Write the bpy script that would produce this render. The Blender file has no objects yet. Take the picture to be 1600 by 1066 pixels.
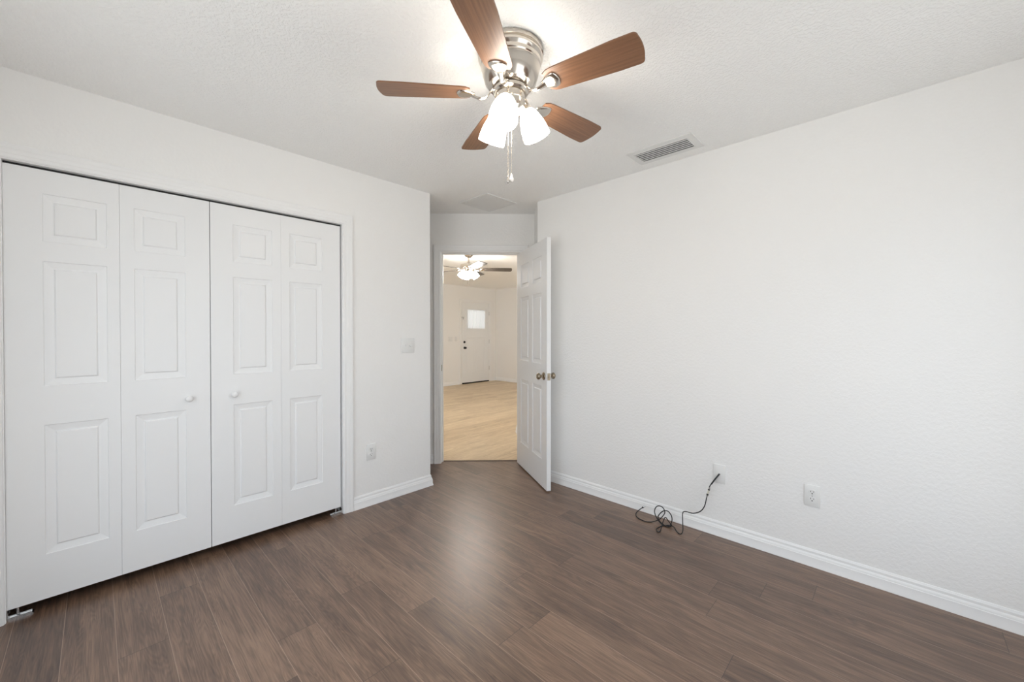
import bpy, bmesh, math, random
from mathutils import Vector, Matrix
random.seed(7)
PI = math.pi
S = bpy.context.scene
COL = S.collection

# ------------------------------------------------------------------ camera, daylight, exposure
YAW = math.radians(43.9)
CAM_H = 1.28
cd = bpy.data.cameras.new('camera')
cam = bpy.data.objects.new('camera', cd)
COL.objects.link(cam)
cam.location = (0, 0, CAM_H)
cam.rotation_euler = (math.radians(90 - 0.5), 0, YAW)
cd.sensor_width = 36
cd.lens = 626.5 / 1600 * 36
cd.shift_y = -0.0047
cd.clip_start = 0.02
S.camera = cam

S.view_settings.view_transform = 'Standard'
S.view_settings.look = 'None'
S.view_settings.gamma = 1
S.view_settings.use_curve_mapping = False
S.view_settings.exposure = 0.43
S.cycles.max_bounces = 16
S.cycles.diffuse_bounces = 10
S.cycles.glossy_bounces = 6
S.cycles.sample_clamp_indirect = 6
S.cycles.use_denoising = True
S.cycles.caustics_reflective = False
S.cycles.caustics_refractive = False

W = bpy.data.worlds.new('daylight')
S.world = W
W.use_nodes = True
bg = W.node_tree.nodes['Background']
# overcast bluish sky above, ground glow added below the horizon to light the ceiling
_g = W.node_tree.nodes.new('ShaderNodeNewGeometry')
_s = W.node_tree.nodes.new('ShaderNodeSeparateXYZ')
W.node_tree.links.new(_g.outputs['Incoming'], _s.inputs[0])
_m = W.node_tree.nodes.new('ShaderNodeMapRange')
_m.interpolation_type = 'SMOOTHSTEP'
_m.inputs[1].default_value = -0.12
_m.inputs[2].default_value = 0.12
W.node_tree.links.new(_s.outputs[2], _m.inputs[0])
_c = W.node_tree.nodes.new('ShaderNodeMix')
_c.data_type = 'RGBA'
_c.inputs[6].default_value = (1.85, 2.06, 2.26, 1)      # sky (incoming points down at the viewer)
_c.inputs[7].default_value = (1.75, 1.80, 1.80, 1)      # ground
W.node_tree.links.new(_m.outputs[0], _c.inputs[0])
W.node_tree.links.new(_c.outputs[2], bg.inputs['Color'])
bg.inputs['Strength'].default_value = 1.0
SHADE_POWER = 16.0
FAR_SHADE_POWER = 72.0


def portal(name, loc, rot, sx, sy):
    l = bpy.data.lights.new(name, 'AREA')
    l.shape = 'RECTANGLE'
    l.size = sx
    l.size_y = sy
    l.cycles.is_portal = True
    o = bpy.data.objects.new(name, l)
    COL.objects.link(o)
    o.location = loc
    o.rotation_euler = rot
    return o


# daylight enters by the window behind the camera and by three added unseen openings
portal('daylight_portal', (-1.175, -0.56, 1.075), (PI / 2, 0, 0), 1.85, 1.85)
portal('daylight_portal', (0.81, 1.30, 1.15), (PI / 2, 0, PI / 2), 1.8, 1.7)
portal('daylight_portal', (-3.39, 5.75, 1.20), (PI / 2, 0, PI / 2), 1.2, 2.0)
portal('daylight_portal', (-5.65, -0.11, 1.25), (PI / 2, 0, 0), 2.5, 1.9)


# ------------------------------------------------------------------ materials
def srgb(r, g, b):
    f = lambda c: (c / 255 / 12.92) if c / 255 <= 0.04045 else ((c / 255 + 0.055) / 1.055) ** 2.4
    return (f(r), f(g), f(b), 1)


class NT:
    def __init__(s, name):
        s.m = bpy.data.materials.new(name)
        s.m.use_nodes = True
        s.t = s.m.node_tree
        s.b = s.t.nodes['Principled BSDF']

    def n(s, typ, **k):
        x = s.t.nodes.new(typ)
        for a, v in k.items():
            setattr(x, a, v)
        return x

    def l(s, a, b):
        s.t.links.new(a, b)

    def math(s, op, a, b=None, c=None):
        x = s.n('ShaderNodeMath', operation=op)
        for i, v in enumerate((a, b, c)):
            if v is None:
                continue
            if isinstance(v, (int, float)):
                x.inputs[i].default_value = v
            else:
                s.l(v, x.inputs[i])
        return x.outputs[0]

    def mix(s, fac, a, b, blend='MIX'):
        x = s.n('ShaderNodeMix', data_type='RGBA', blend_type=blend)
        for sock, v in ((x.inputs[0], fac), (x.inputs[6], a), (x.inputs[7], b)):
            if isinstance(v, (int, float)):
                sock.default_value = v
            elif isinstance(v, tuple):
                sock.default_value = v
            else:
                s.l(v, sock)
        return x.outputs[2]


def simple(name, col, rough=0.5, metal=0.0, spec=0.5, emit=None, estr=0):
    t = NT(name)
    t.b.inputs['Base Color'].default_value = col
    t.b.inputs['Roughness'].default_value = rough
    t.b.inputs['Metallic'].default_value = metal
    t.b.inputs['Specular IOR Level'].default_value = spec
    # a faint procedural variation of the finish
    tc = t.n('ShaderNodeTexCoord')
    nz = t.n('ShaderNodeTexNoise')
    nz.inputs['Scale'].default_value = 25
    t.l(tc.outputs['Object'], nz.inputs['Vector'])
    r = t.math('MULTIPLY_ADD', nz.outputs[0], 0.08, rough - 0.04)
    t.l(r, t.b.inputs['Roughness'])
    if emit:
        t.b.inputs['Emission Color'].default_value = emit
        t.b.inputs['Emission Strength'].default_value = estr
    return t.m


def paint(name, col, rough, scale, strength, dist=0.002, knock=False):
    t = NT(name)
    t.b.inputs['Base Color'].default_value = col
    t.b.inputs['Roughness'].default_value = rough
    t.b.inputs['Specular IOR Level'].default_value = 0.3
    g = t.n('ShaderNodeNewGeometry')
    nz = t.n('ShaderNodeTexNoise')
    nz.inputs['Scale'].default_value = scale
    nz.inputs['Detail'].default_value = 3
    nz.inputs['Roughness'].default_value = 0.55
    t.l(g.outputs['Position'], nz.inputs['Vector'])
    h = nz.outputs[0]
    if knock:
        rp = t.n('ShaderNodeMapRange', interpolation_type='SMOOTHSTEP')
        rp.inputs[1].default_value = 0.42
        rp.inputs[2].default_value = 0.60
        t.l(h, rp.inputs[0])
        h = rp.outputs[0]
    bp = t.n('ShaderNodeBump')
    bp.inputs['Strength'].default_value = strength
    bp.inputs['Distance'].default_value = dist
    t.l(h, bp.inputs['Height'])
    t.l(bp.outputs[0], t.b.inputs['Normal'])
    return t.m


def planks(name, axis, pw, plen, dark, mid, light, seam_col, end_col, rough, seam_w, bump=0.25, seam_mix=0.6, spec=0.5):
    """wood boards along world X ('X') or Y ('Y')"""
    t = NT(name)
    g = t.n('ShaderNodeNewGeometry')
    sp = t.n('ShaderNodeSeparateXYZ')
    t.l(g.outputs['Position'], sp.inputs[0])
    L, A = (sp.outputs[0], sp.outputs[1]) if axis == 'X' else (sp.outputs[1], sp.outputs[0])
    v = t.math('DIVIDE', t.math('ADD', A, 20.0 * pw + 0.10198), pw)
    row = t.math('FLOOR', v)
    fv = t.math('FRACT', v)
    wn = t.n('ShaderNodeTexWhiteNoise', noise_dimensions='1D')
    t.l(row, wn.inputs['W'])
    u = t.math('ADD', t.math('DIVIDE', t.math('ADD', L, 30.0), plen), t.math('MULTIPLY', wn.outputs[0], 7.0))
    cl = t.math('FLOOR', u)
    fu = t.math('FRACT', u)
    cb = t.n('ShaderNodeCombineXYZ')
    t.l(row, cb.inputs[0])
    t.l(cl, cb.inputs[1])
    w2 = t.n('ShaderNodeTexWhiteNoise', noise_dimensions='3D')
    t.l(cb.outputs[0], w2.inputs['Vector'])
    rnd = w2.outputs[0]
    # grain coordinates, offset per board
    gc = t.n('ShaderNodeCombineXYZ')
    t.l(t.math('ADD', L, t.math('MULTIPLY', rnd, 37.0)), gc.inputs[0])
    t.l(A, gc.inputs[1])
    t.l(t.math('MULTIPLY', rnd, 11.0), gc.inputs[2])

    def noise(sx, sy, detail, distort=0.0, scale=1.0):
        mp = t.n('ShaderNodeMapping')
        mp.inputs['Scale'].default_value = (sx, sy, 1)
        t.l(gc.outputs[0], mp.inputs['Vector'])
        nz = t.n('ShaderNodeTexNoise')
        nz.inputs['Scale'].default_value = scale
        nz.inputs['Detail'].default_value = detail
        nz.inputs['Roughness'].default_value = 0.6
        nz.inputs['Distortion'].default_value = distort
        t.l(mp.outputs[0], nz.inputs['Vector'])
        return nz.outputs[0]
    # cathedral rings: bands of a slowly varying field
    fld = noise(0.9, 11.0, 2, 0.5)
    rings = t.math('SINE', t.math('MULTIPLY', fld, 150.0))
    rings = t.math('MULTIPLY_ADD', rings, 0.5, 0.5)
    fine = noise(7.0, 210.0, 4)
    blot = noise(2.2, 16.0, 4, 0.6)
    k = t.math('ADD', t.math('MULTIPLY', rings, 0.13), t.math('MULTIPLY', fine, 0.95))
    k = t.math('ADD', k, t.math('MULTIPLY', blot, 0.85))
    k = t.math('ADD', k, t.math('MULTIPLY', rnd, 0.22))
    mr = t.n('ShaderNodeMapRange')
    mr.inputs[1].default_value = 0.66
    mr.inputs[2].default_value = 1.40
    t.l(k, mr.inputs[0])
    cr = t.n('ShaderNodeValToRGB')
    e = cr.color_ramp.elements
    e[0].position = 0.0
    e[0].color = dark
    e[1].position = 1.0
    e[1].color = light
    m_ = e.new(0.5)
    m_.color = mid
    t.l(mr.outputs[0], cr.inputs[0])
    # seams
    dv = t.math('MULTIPLY', t.math('MINIMUM', fv, t.math('SUBTRACT', 1.0, fv)), pw)
    du = t.math('MULTIPLY', t.math('MINIMUM', fu, t.math('SUBTRACT', 1.0, fu)), plen)
    sv = t.math('LESS_THAN', dv, seam_w)
    su = t.math('LESS_THAN', du, seam_w)
    c = t.mix(t.math('MULTIPLY', sv, seam_mix), cr.outputs[0], seam_col)
    c = t.mix(t.math('MULTIPLY', su, 0.75), c, end_col)
    t.l(c, t.b.inputs['Base Color'])
    rr = t.math('MULTIPLY_ADD', fine, 0.16, rough - 0.08)
    t.l(rr, t.b.inputs['Roughness'])
    t.b.inputs['Specular IOR Level'].default_value = spec
    hh = t.math('ADD', t.math('MULTIPLY', fine, 0.5), t.math('MULTIPLY', rings, 0.25))
    bp = t.n('ShaderNodeBump')
    bp.inputs['Strength'].default_value = bump
    bp.inputs['Distance'].default_value = 0.0012
    t.l(hh, bp.inputs['Height'])
    t.l(bp.outputs[0], t.b.inputs['Normal'])
    return t.m


def grain(name, dark, light, sx=4, sy=120, rough=0.35):
    t = NT(name)
    tc = t.n('ShaderNodeTexCoord')
    oi = t.n('ShaderNodeObjectInfo')
    mp = t.n('ShaderNodeMapping')
    mp.inputs['Scale'].default_value = (sx, sy, sx)
    t.l(tc.outputs['Object'], mp.inputs['Vector'])
    off = t.n('ShaderNodeCombineXYZ')
    t.l(t.math('MULTIPLY', oi.outputs['Random'], 20.0), off.inputs[0])
    t.l(off.outputs[0], mp.inputs['Location'])
    nz = t.n('ShaderNodeTexNoise')
    nz.inputs['Scale'].default_value = 1
    nz.inputs['Detail'].default_value = 5
    nz.inputs['Roughness'].default_value = 0.65
    nz.inputs['Distortion'].default_value = 0.5
    t.l(mp.outputs[0], nz.inputs['Vector'])
    cr = t.n('ShaderNodeValToRGB')
    cr.color_ramp.elements[0].position = 0.15
    cr.color_ramp.elements[0].color = dark
    cr.color_ramp.elements[1].position = 0.85
    cr.color_ramp.elements[1].color = light
    t.l(nz.outputs[0], cr.inputs[0])
    t.l(cr.outputs[0], t.b.inputs['Base Color'])
    t.b.inputs['Roughness'].default_value = rough
    return t.m


def brushed(name, col, rough):
    t = NT(name)
    t.b.inputs['Base Color'].default_value = col
    t.b.inputs['Metallic'].default_value = 1
    tc = t.n('ShaderNodeTexCoord')
    mp = t.n('ShaderNodeMapping')
    mp.inputs['Scale'].default_value = (6, 6, 300)
    t.l(tc.outputs['Object'], mp.inputs['Vector'])
    nz = t.n('ShaderNodeTexNoise')
    nz.inputs['Scale'].default_value = 1
    t.l(mp.outputs[0], nz.inputs['Vector'])
    t.l(t.math('MULTIPLY_ADD', nz.outputs[0], 0.14, rough - 0.07), t.b.inputs['Roughness'])
    return t.m


def lamp_glass(name, power, col):
    t = NT(name)
    t.b.inputs['Base Color'].default_value = (0.9, 0.88, 0.84, 1)
    t.b.inputs['Roughness'].default_value = 0.35
    t.b.inputs['Emission Color'].default_value = col
    t.b.inputs['Emission Strength'].default_value = power
    return t.m


M = {}
M['wall'] = paint('wall_paint', (0.87, 0.865, 0.855, 1), 0.6, 62, 0.16, 0.003, True)
M['hallwall'] = paint('living_wall_paint', (0.87, 0.862, 0.85, 1), 0.6, 60, 0.15, 0.003, True)
M['ceiling'] = paint('ceiling_paint', (0.93, 0.93, 0.92, 1), 0.8, 80, 0.5, 0.004, True)
M['trim'] = paint('trim_paint', (0.87, 0.87, 0.87, 1), 0.32, 9, 0.0)
M['door'] = paint('door_paint', (0.85, 0.855, 0.86, 1), 0.36, 120, 0.03, 0.0005)
M['closet'] = paint('closet_shade_paint', (0.38, 0.37, 0.36, 1), 0.8, 40, 0.2)  # colour darkened to put shade into the gaps round the closet doors
M['floor'] = planks('dark_laminate', 'X', 0.1545, 1.22, srgb(62, 45, 36), srgb(102, 79, 64), srgb(138, 111, 91),
                    srgb(170, 146, 128), srgb(40, 30, 27), 0.36, 0.0011, spec=0.8)  # pale long seams paint in the glare on the board bevels
M['tile'] = planks('tan_wood_tile', 'Y', 0.16, 0.95, srgb(160, 132, 98), srgb(204, 181, 148), srgb(228, 208, 176),
                   srgb(196, 174, 142), srgb(180, 156, 122), 0.38, 0.0016, 0.1, 0.4)
M['nickel'] = brushed('brushed_nickel', (0.66, 0.61, 0.55, 1), 0.17)
M['brass'] = brushed('antique_brass', (0.36, 0.30, 0.22, 1), 0.28)
M['chrome'] = brushed('steel', (0.72, 0.72, 0.72, 1), 0.25)
M['blade'] = grain('walnut_blade', srgb(96, 66, 48), srgb(146, 106, 78))
M['farblade'] = grain('dark_blade', srgb(62, 56, 52), srgb(88, 80, 74))
M['shade'] = lamp_glass('lit_frosted_glass', SHADE_POWER, (1.0, 0.935, 0.83, 1))
M['farshade'] = lamp_glass('lit_frosted_glass_living', FAR_SHADE_POWER, (1.0, 0.96, 0.90, 1))
M['bulb'] = lamp_glass('lit_bulb', SHADE_POWER * 1.5, (1.0, 0.9, 0.75, 1))
M['black'] = simple('black_rubber', (0.012, 0.012, 0.012, 1), 0.45)
M['dark'] = simple('dark_slot', (0.02, 0.02, 0.02, 1), 0.7)
M['duct'] = simple('duct_shade_grey', (0.16, 0.16, 0.17, 1), 0.7)
M['plastic'] = simple('white_plastic', (0.80, 0.80, 0.79, 1), 0.35)
M['register'] = simple('white_metal_grille', (0.78, 0.78, 0.77, 1), 0.4)
M['grey'] = simple('grey_core', (0.50, 0.50, 0.49, 1), 0.6)
M['porcelain'] = simple('white_knob_paint', (0.84, 0.84, 0.84, 1), 0.2)
M['curtain'] = simple('white_curtain', (0.86, 0.86, 0.85, 1), 0.8)
_t = M['curtain'].node_tree
_tr = _t.nodes.new('ShaderNodeBsdfTranslucent')
_tr.inputs[0].default_value = (0.9, 0.9, 0.9, 1)
_mx = _t.nodes.new('ShaderNodeMixShader')
_mx.inputs[0].default_value = 0.55
_t.links.new(_t.nodes['Principled BSDF'].outputs[0], _mx.inputs[1])
_t.links.new(_tr.outputs[0], _mx.inputs[2])
_t.links.new(_mx.outputs[0], _t.nodes['Material Output'].inputs[0])
M['lite'] = simple('daylight_glow_glass', (0.8, 0.85, 0.9, 1), 0.1, 0, 0.5, (0.95, 0.98, 1, 1), 0.45)  # emission stands in for daylight behind the front door pane
M['pull'] = simple('clear_pull', (0.85, 0.82, 0.78, 1), 0.12)
M['ivory'] = simple('pale_metal', (0.72, 0.70, 0.60, 1), 0.3, 0.3)
M['fir'] = simple('crystal_pull', (0.55, 0.52, 0.48, 1), 0.1, 0.6)


# ------------------------------------------------------------------ mesh helpers
class MB:
    def __init__(s):
        s.b = bmesh.new()

    def v(s, p):
        return s.b.verts.new(p)

    def face(s, vs):
        try:
            return s.b.faces.new(vs)
        except ValueError:
            return None

    def box(s, lo, hi, mat=None, bev=0.0):
        x0, y0, z0 = lo
        x1, y1, z1 = hi
        if bev:
            t = bmesh.new()
            vs = [t.verts.new(p) for p in ((x0, y0, z0), (x1, y0, z0), (x1, y1, z0), (x0, y1, z0), (x0, y0, z1), (x1, y0, z1), (x1, y1, z1), (x0, y1, z1))]
            for q in ((0, 3, 2, 1), (4, 5, 6, 7), (0, 1, 5, 4), (1, 2, 6, 5), (2, 3, 7, 6), (3, 0, 4, 7)):
                t.faces.new([vs[i] for i in q])
            bmesh.ops.bevel(t, geom=list(t.edges), offset=bev, segments=2, affect='EDGES', profile=0.5)
            s.merge(t, mat)
            t.free()
            return s
        vs = [s.v(mat @ Vector(p) if mat else p) for p in ((x0, y0, z0), (x1, y0, z0), (x1, y1, z0), (x0, y1, z0), (x0, y0, z1), (x1, y0, z1), (x1, y1, z1), (x0, y1, z1))]
        for q in ((0, 3, 2, 1), (4, 5, 6, 7), (0, 1, 5, 4), (1, 2, 6, 5), (2, 3, 7, 6), (3, 0, 4, 7)):
            s.face([vs[i] for i in q])
        return s

    def merge(s, t, mat=None):
        mp = {}
        for x in t.verts:
            mp[x] = s.v(mat @ x.co if mat else x.co)
        for fc in t.faces:
            s.face([mp[x] for x in fc.verts])

    def prism(s, poly, z0, z1, mat=None):
        lo = [s.v(mat @ Vector((x, y, z0)) if mat else (x, y, z0)) for x, y in poly]
        hi = [s.v(mat @ Vector((x, y, z1)) if mat else (x, y, z1)) for x, y in poly]
        n = len(poly)
        s.face(lo[::-1])
        s.face(hi)
        for i in range(n):
            j = (i + 1) % n
            s.face([lo[i], lo[j], hi[j], hi[i]])
        return s

    def lathe(s, prof, n=32, mat=None, closed=False):
        """prof [(r,z)] about local z"""
        rings = []
        for r, z in prof:
            if r < 1e-6:
                p = Vector((0, 0, z))
                rings.append([s.v(mat @ p if mat else p)])
            else:
                ring = []
                for i in range(n):
                    a = 2 * PI * i / n
                    p = Vector((r * math.cos(a), r * math.sin(a), z))
                    ring.append(s.v(mat @ p if mat else p))
                rings.append(ring)
        pairs = list(zip(rings[:-1], rings[1:]))
        if closed:
            pairs.append((rings[-1], rings[0]))
        for A, B in pairs:
            for i in range(n):
                j = (i + 1) % n
                if len(A) == 1 and len(B) == 1:
                    continue
                if len(A) == 1:
                    s.face([A[0], B[j], B[i]])
                elif len(B) == 1:
                    s.face([A[i], A[j], B[0]])
                else:
                    s.face([A[i], A[j], B[j], B[i]])
        return s

    def tube(s, pts, rad, n=10, caps=True):
        pts = [Vector(p) for p in pts]
        rads = rad if isinstance(rad, (list, tuple)) else [rad] * len(pts)
        rings = []
        up = None
        for i, p in enumerate(pts):
            t = (pts[min(i + 1, len(pts) - 1)] - pts[max(i - 1, 0)]).normalized()
            if up is None:
                up = Vector((0, 0, 1)) if abs(t.z) < 0.9 else Vector((1, 0, 0))
            a = (up - t * up.dot(t)).normalized()
            up = a
            b = t.cross(a)
            rings.append([s.v(p + rads[i] * (math.cos(2 * PI * k / n) * a + math.sin(2 * PI * k / n) * b)) for k in range(n)])
        for A, B in zip(rings[:-1], rings[1:]):
            for k in range(n):
                s.face([A[k], A[(k + 1) % n], B[(k + 1) % n], B[k]])
        if caps:
            s.face(rings[0][::-1])
            s.face(rings[-1])
        return s

    def build(s, name, mat, parent=None, smooth=None, weld=False):
        if weld:
            bmesh.ops.remove_doubles(s.b, verts=s.b.verts, dist=1e-5)
        bmesh.ops.recalc_face_normals(s.b, faces=s.b.faces)
        if smooth is not None:
            th = math.radians(smooth)
            for fc in s.b.faces:
                fc.smooth = True
            for e in s.b.edges:
                if len(e.link_faces) == 2:
                    e.smooth = e.calc_face_angle(0) < th
        me = bpy.data.meshes.new(name)
        s.b.to_mesh(me)
        s.b.free()
        me.materials.append(mat)
        o = bpy.data.objects.new(name, me)
        COL.objects.link(o)
        if parent:
            o.parent = parent
        return o


def spline(pts, sub=8):
    P = [Vector(p) for p in pts]
    P = [P[0] * 2 - P[1]] + P + [P[-1] * 2 - P[-2]]
    out = []
    for i in range(1, len(P) - 2):
        a, b, c, d = P[i - 1:i + 3]
        for k in range(sub):
            t = k / sub
            out.append(0.5 * (2 * b + (c - a) * t + (2 * a - 5 * b + 4 * c - d) * t * t + (3 * b - a - 3 * c + d) * t ** 3))
    out.append(P[-2])
    return out


def tag(o, label=None, cat=None, group=None, kind=None):
    if label:
        o['label'] = label
    if cat:
        o['category'] = cat
    if group:
        o['group'] = group
    if kind:
        o['kind'] = kind
    return o


def empty(name, loc, rotz=0.0):
    o = bpy.data.objects.new(name, None)
    COL.objects.link(o)
    o.empty_display_size = 0.1
    o.location = loc
    o.rotation_euler = (0, 0, rotz)
    return o


def struct(o, label):
    o['kind'] = 'structure'
    o['label'] = label
    return o


def panel_leaf(w, h, th, panels, z0=0.0, x0=0.0):
    """moulded door leaf: x 0..w, thickness along y (front +y), z 0..h; panels (xa,xb,za,zb) sunk on both faces"""
    m = MB()
    rings = ((0, 0), (0.0025, -0.0045), (0.006, -0.005), (0.031, -0.0095), (0.034, -0.0095), (0.039, -0.002), (0.042, -0.0015))
    xs = sorted({0, w, *[p[0] for p in panels], *[p[1] for p in panels]})
    zs = sorted({0, h, *[p[2] for p in panels], *[p[3] for p in panels]})
    for side in (1, -1):
        def P(x, z, dep=0.0):
            return m.v((x0 + x, side * (th / 2 + dep), z0 + z))
        for xa, xb in zip(xs[:-1], xs[1:]):
            for za, zb in zip(zs[:-1], zs[1:]):
                if any(abs(xa - p[0]) < 1e-6 and abs(xb - p[1]) < 1e-6 and abs(za - p[2]) < 1e-6 and abs(zb - p[3]) < 1e-6 for p in panels):
                    prev = None
                    for ins, dep in rings:
                        cur = [P(xa + ins, za + ins, dep), P(xb - ins, za + ins, dep), P(xb - ins, zb - ins, dep), P(xa + ins, zb - ins, dep)]
                        if prev:
                            for i in range(4):
                                j = (i + 1) % 4
                                m.face([prev[i], prev[j], cur[j], cur[i]])
                        prev = cur
                    m.face(prev)
                else:
                    m.face([P(xa, za), P(xb, za), P(xb, zb), P(xa, zb)])
    y = th / 2
    for za, zb in zip(zs[:-1], zs[1:]):
        for x in (0, w):
            m.face([m.v((x0 + x, -y, z0 + za)), m.v((x0 + x, y, z0 + za)), m.v((x0 + x, y, z0 + zb)), m.v((x0 + x, -y, z0 + zb))])
    for xa, xb in zip(xs[:-1], xs[1:]):
        for z in (0, h):
            m.face([m.v((x0 + xa, -y, z0 + z)), m.v((x0 + xa, y, z0 + z)), m.v((x0 + xb, y, z0 + z)), m.v((x0 + xb, -y, z0 + z))])
    return m


CASING = ((0.0, 0.0), (0.0, 0.010), (0.006, 0.013), (0.016, 0.0135), (0.020, 0.0125), (0.024, 0.0145), (0.036, 0.0165),
          (0.041, 0.0155), (0.045, 0.0172), (0.060, 0.0185), (0.067, 0.016), (0.070, 0.0), )


def casing_mb(m, F, s0, s1, top, profile=CASING, k=1.0):
    """U-shaped mitred casing; F maps (s, out, z) to the world"""
    pts = []
    for wd, out in profile:
        wd *= k
        pts.append([F(s0 - wd, out, 0.0), F(s0 - wd, out, top + wd), F(s1 + wd, out, top + wd), F(s1 + wd, out, 0.0)])
    vs = [[m.v(p) for p in r] for r in pts]
    n = len(vs)
    for i in range(n):
        j = (i + 1) % n
        for q in range(3):
            m.face([vs[i][q], vs[i][q + 1], vs[j][q + 1], vs[j][q]])
    m.face([r[0] for r in vs])
    m.face([r[3] for r in vs])


BASE = ((0.0, 0.0), (0.019, 0.0), (0.0185, 0.008), (0.0150, 0.018), (0.0140, 0.050), (0.0120, 0.0525), (0.0118, 0.056), (0.0095, 0.0635), (0.0065, 0.068), (0.0065, 0.080), (0.0045, 0.0835), (0.0025, 0.090), (0.0, 0.090))


def base_mb(m, path, side=1, profile=BASE, z=0.0):
    """baseboard swept along a plan polyline, thickness to the left (side=1) of travel"""
    P = [Vector((x, y)) for x, y in path]
    n = len(P)
    rows = []
    for i in range(n):
        d0 = (P[i] - P[i - 1]).normalized() if i > 0 else None
        d1 = (P[i + 1] - P[i]).normalized() if i < n - 1 else None
        n0 = Vector((-d0.y, d0.x)) * side if d0 else None
        n1 = Vector((-d1.y, d1.x)) * side if d1 else None
        if n0 is None:
            off = n1
        elif n1 is None:
            off = n0
        else:
            b = (n0 + n1).normalized()
            off = b / max(0.2, b.dot(n0))
        rows.append([m.v((P[i].x + off.x * t, P[i].y + off.y * t, z + h)) for t, h in profile])
    for A, B in zip(rows[:-1], rows[1:]):
        for k in range(len(profile)):
            j = (k + 1) % len(profile)
            m.face([A[k], B[k], B[j], A[j]])
    m.face(rows[0])
    m.face(rows[-1])


# ------------------------------------------------------------------ plan
XL, YR = -2.82, 2.725            # closet wall plane, blank wall plane
XE, YS = 0.75, -0.50             # walls behind the camera
HC = 2.44                        # ceiling height
Q = 0.70710678
DA = Vector((-3.614, 1.942))     # start of the diagonal door wall
DB = Vector((-2.569, 2.987))     # its end
RC = Vector((-2.307, 2.725))     # end of the blank wall
DT = Vector((Q, Q))              # along the diagonal
DN = Vector((Q, -Q))             # out of it, into the bedroom
WT = 0.115                       # partition thickness
DO0, DO1, DTOP = 0.566, 1.345, 2.062   # bedroom door opening along the diagonal
CY0, CY1, CTOP = -0.28, 1.207, 2.041   # closet opening
XF, YF = -7.80, 7.48             # living room far walls
LC = Vector((-3.535, 3.766))       # hall wall end


def D(s, q, z):
    p = DA + DT * s + DN * q
    return Vector((p.x, p.y, z))


# floors
thr = 0.07
pA, pB = DA - DN * thr, DB - DN * thr
floor_poly = [(-3.56, YS - 0.1), (XE + 0.1, YS - 0.1), (XE + 0.1, YR + 0.02), (RC.x, YR + 0.02), (DB.x + 0.05, DB.y), (pB.x, pB.y), (pA.x, pA.y), (-3.56, 1.93)]
struct(MB().prism(floor_poly, -0.06, 0.0).build('floor', M['floor']), 'dark brown wood laminate floor of the bedroom')
tile_poly = [(pA.x, pA.y), (pB.x, pB.y), (-2.4, 3.2), (-2.4, YF + 0.1), (XF - 0.1, YF + 0.1), (XF - 0.1, -0.12), (-3.70, -0.12), (-3.70, 1.9)]
struct(MB().prism(tile_poly, -0.06, -0.002).build('floor_living', M['tile']), 'light tan wood look tile floor of the living room beyond the doorway')
# dark seam strip in the doorway
m = MB()
a, b = D(DO0 - 0.01, -thr - 0.008, 0), D(DO1 + 0.01, -thr - 0.008, 0)
c, d = D(DO1 + 0.01, -thr + 0.012, 0), D(DO0 - 0.01, -thr + 0.012, 0)
m.prism([(p.x, p.y) for p in (a, b, c, d)], 0.0, 0.004)
struct(m.build('trim_threshold', simple('seam_strip', srgb(70, 50, 40), 0.5)), 'thin dark threshold strip between the brown and tan floors')

# ceilings
struct(MB().prism([(-3.70, YS - 0.1), (XE + 0.1, YS - 0.1), (XE + 0.1, YR + 0.1), (RC.x + 0.1, YR + 0.1), (DB.x - DN.x * 0.05, DB.y - DN.y * 0.05), (DA.x - DN.x * 0.05, DA.y - DN.y * 0.05), (-3.70, 1.85)], HC, HC + 0.1).build('ceiling', M['ceiling']), 'white textured bedroom ceiling')
q0, q1 = DA - DN * 0.05, DB - DN * 0.05
struct(MB().prism([(q0.x, q0.y), (q1.x, q1.y), (-2.35, 3.2), (-2.35, YF + 0.1), (XF - 0.1, YF + 0.1), (XF - 0.1, -0.12), (-3.70, -0.12), (-3.70, 1.85)], HC, HC + 0.1).build('ceiling_living', M['ceiling']), 'white ceiling of the living room beyond the doorway')

# closet wall with its opening
m = MB()
x0, x1 = XL - WT, XL
m.box((x0, YS, 0), (x1, CY0 - 0.015, HC))
m.box((x0, CY1 + 0.015, 0), (x1, 1.942, HC))
m.box((x0, CY0 - 0.015, CTOP + 0.015), (x1, CY1 + 0.015, HC))
struct(m.build('wall_left', M['wall']), 'white textured wall around the closet doors')
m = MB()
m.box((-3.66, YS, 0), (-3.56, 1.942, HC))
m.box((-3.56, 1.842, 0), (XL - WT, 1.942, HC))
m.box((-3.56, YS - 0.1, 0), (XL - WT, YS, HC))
struct(m.build('wall_closet', M['closet']), 'inner walls of the closet, shade put into their colour')
# diagonal door wall
m = MB()
for s0, s1, z0, z1 in ((-0.10, DO0 - 0.018, 0, HC), (DO1 + 0.018, 1.478, 0, HC), (DO0 - 0.018, DO1 + 0.018, DTOP + 0.018, HC)):
    ps = [D(s0, 0, 0), D(s1, 0, 0), D(s1, -WT, 0), D(s0, -WT, 0)]
    m.prism([(p.x, p.y) for p in ps], z0, z1)
struct(m.build('wall_back', M['wall']), 'short diagonal wall holding the open bedroom doorway')
# niche return and blank wall
m = MB()
m.prism([(RC.x, RC.y), (DB.x, DB.y), (DB.x + 0.08, DB.y + 0.08), (RC.x + 0.05, YR + WT), (XE + 0.1, YR + WT), (XE + 0.1, YR)], 0, HC)
struct(m.build('wall_right', M['wall']), 'long blank white textured wall on the right')
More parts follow.
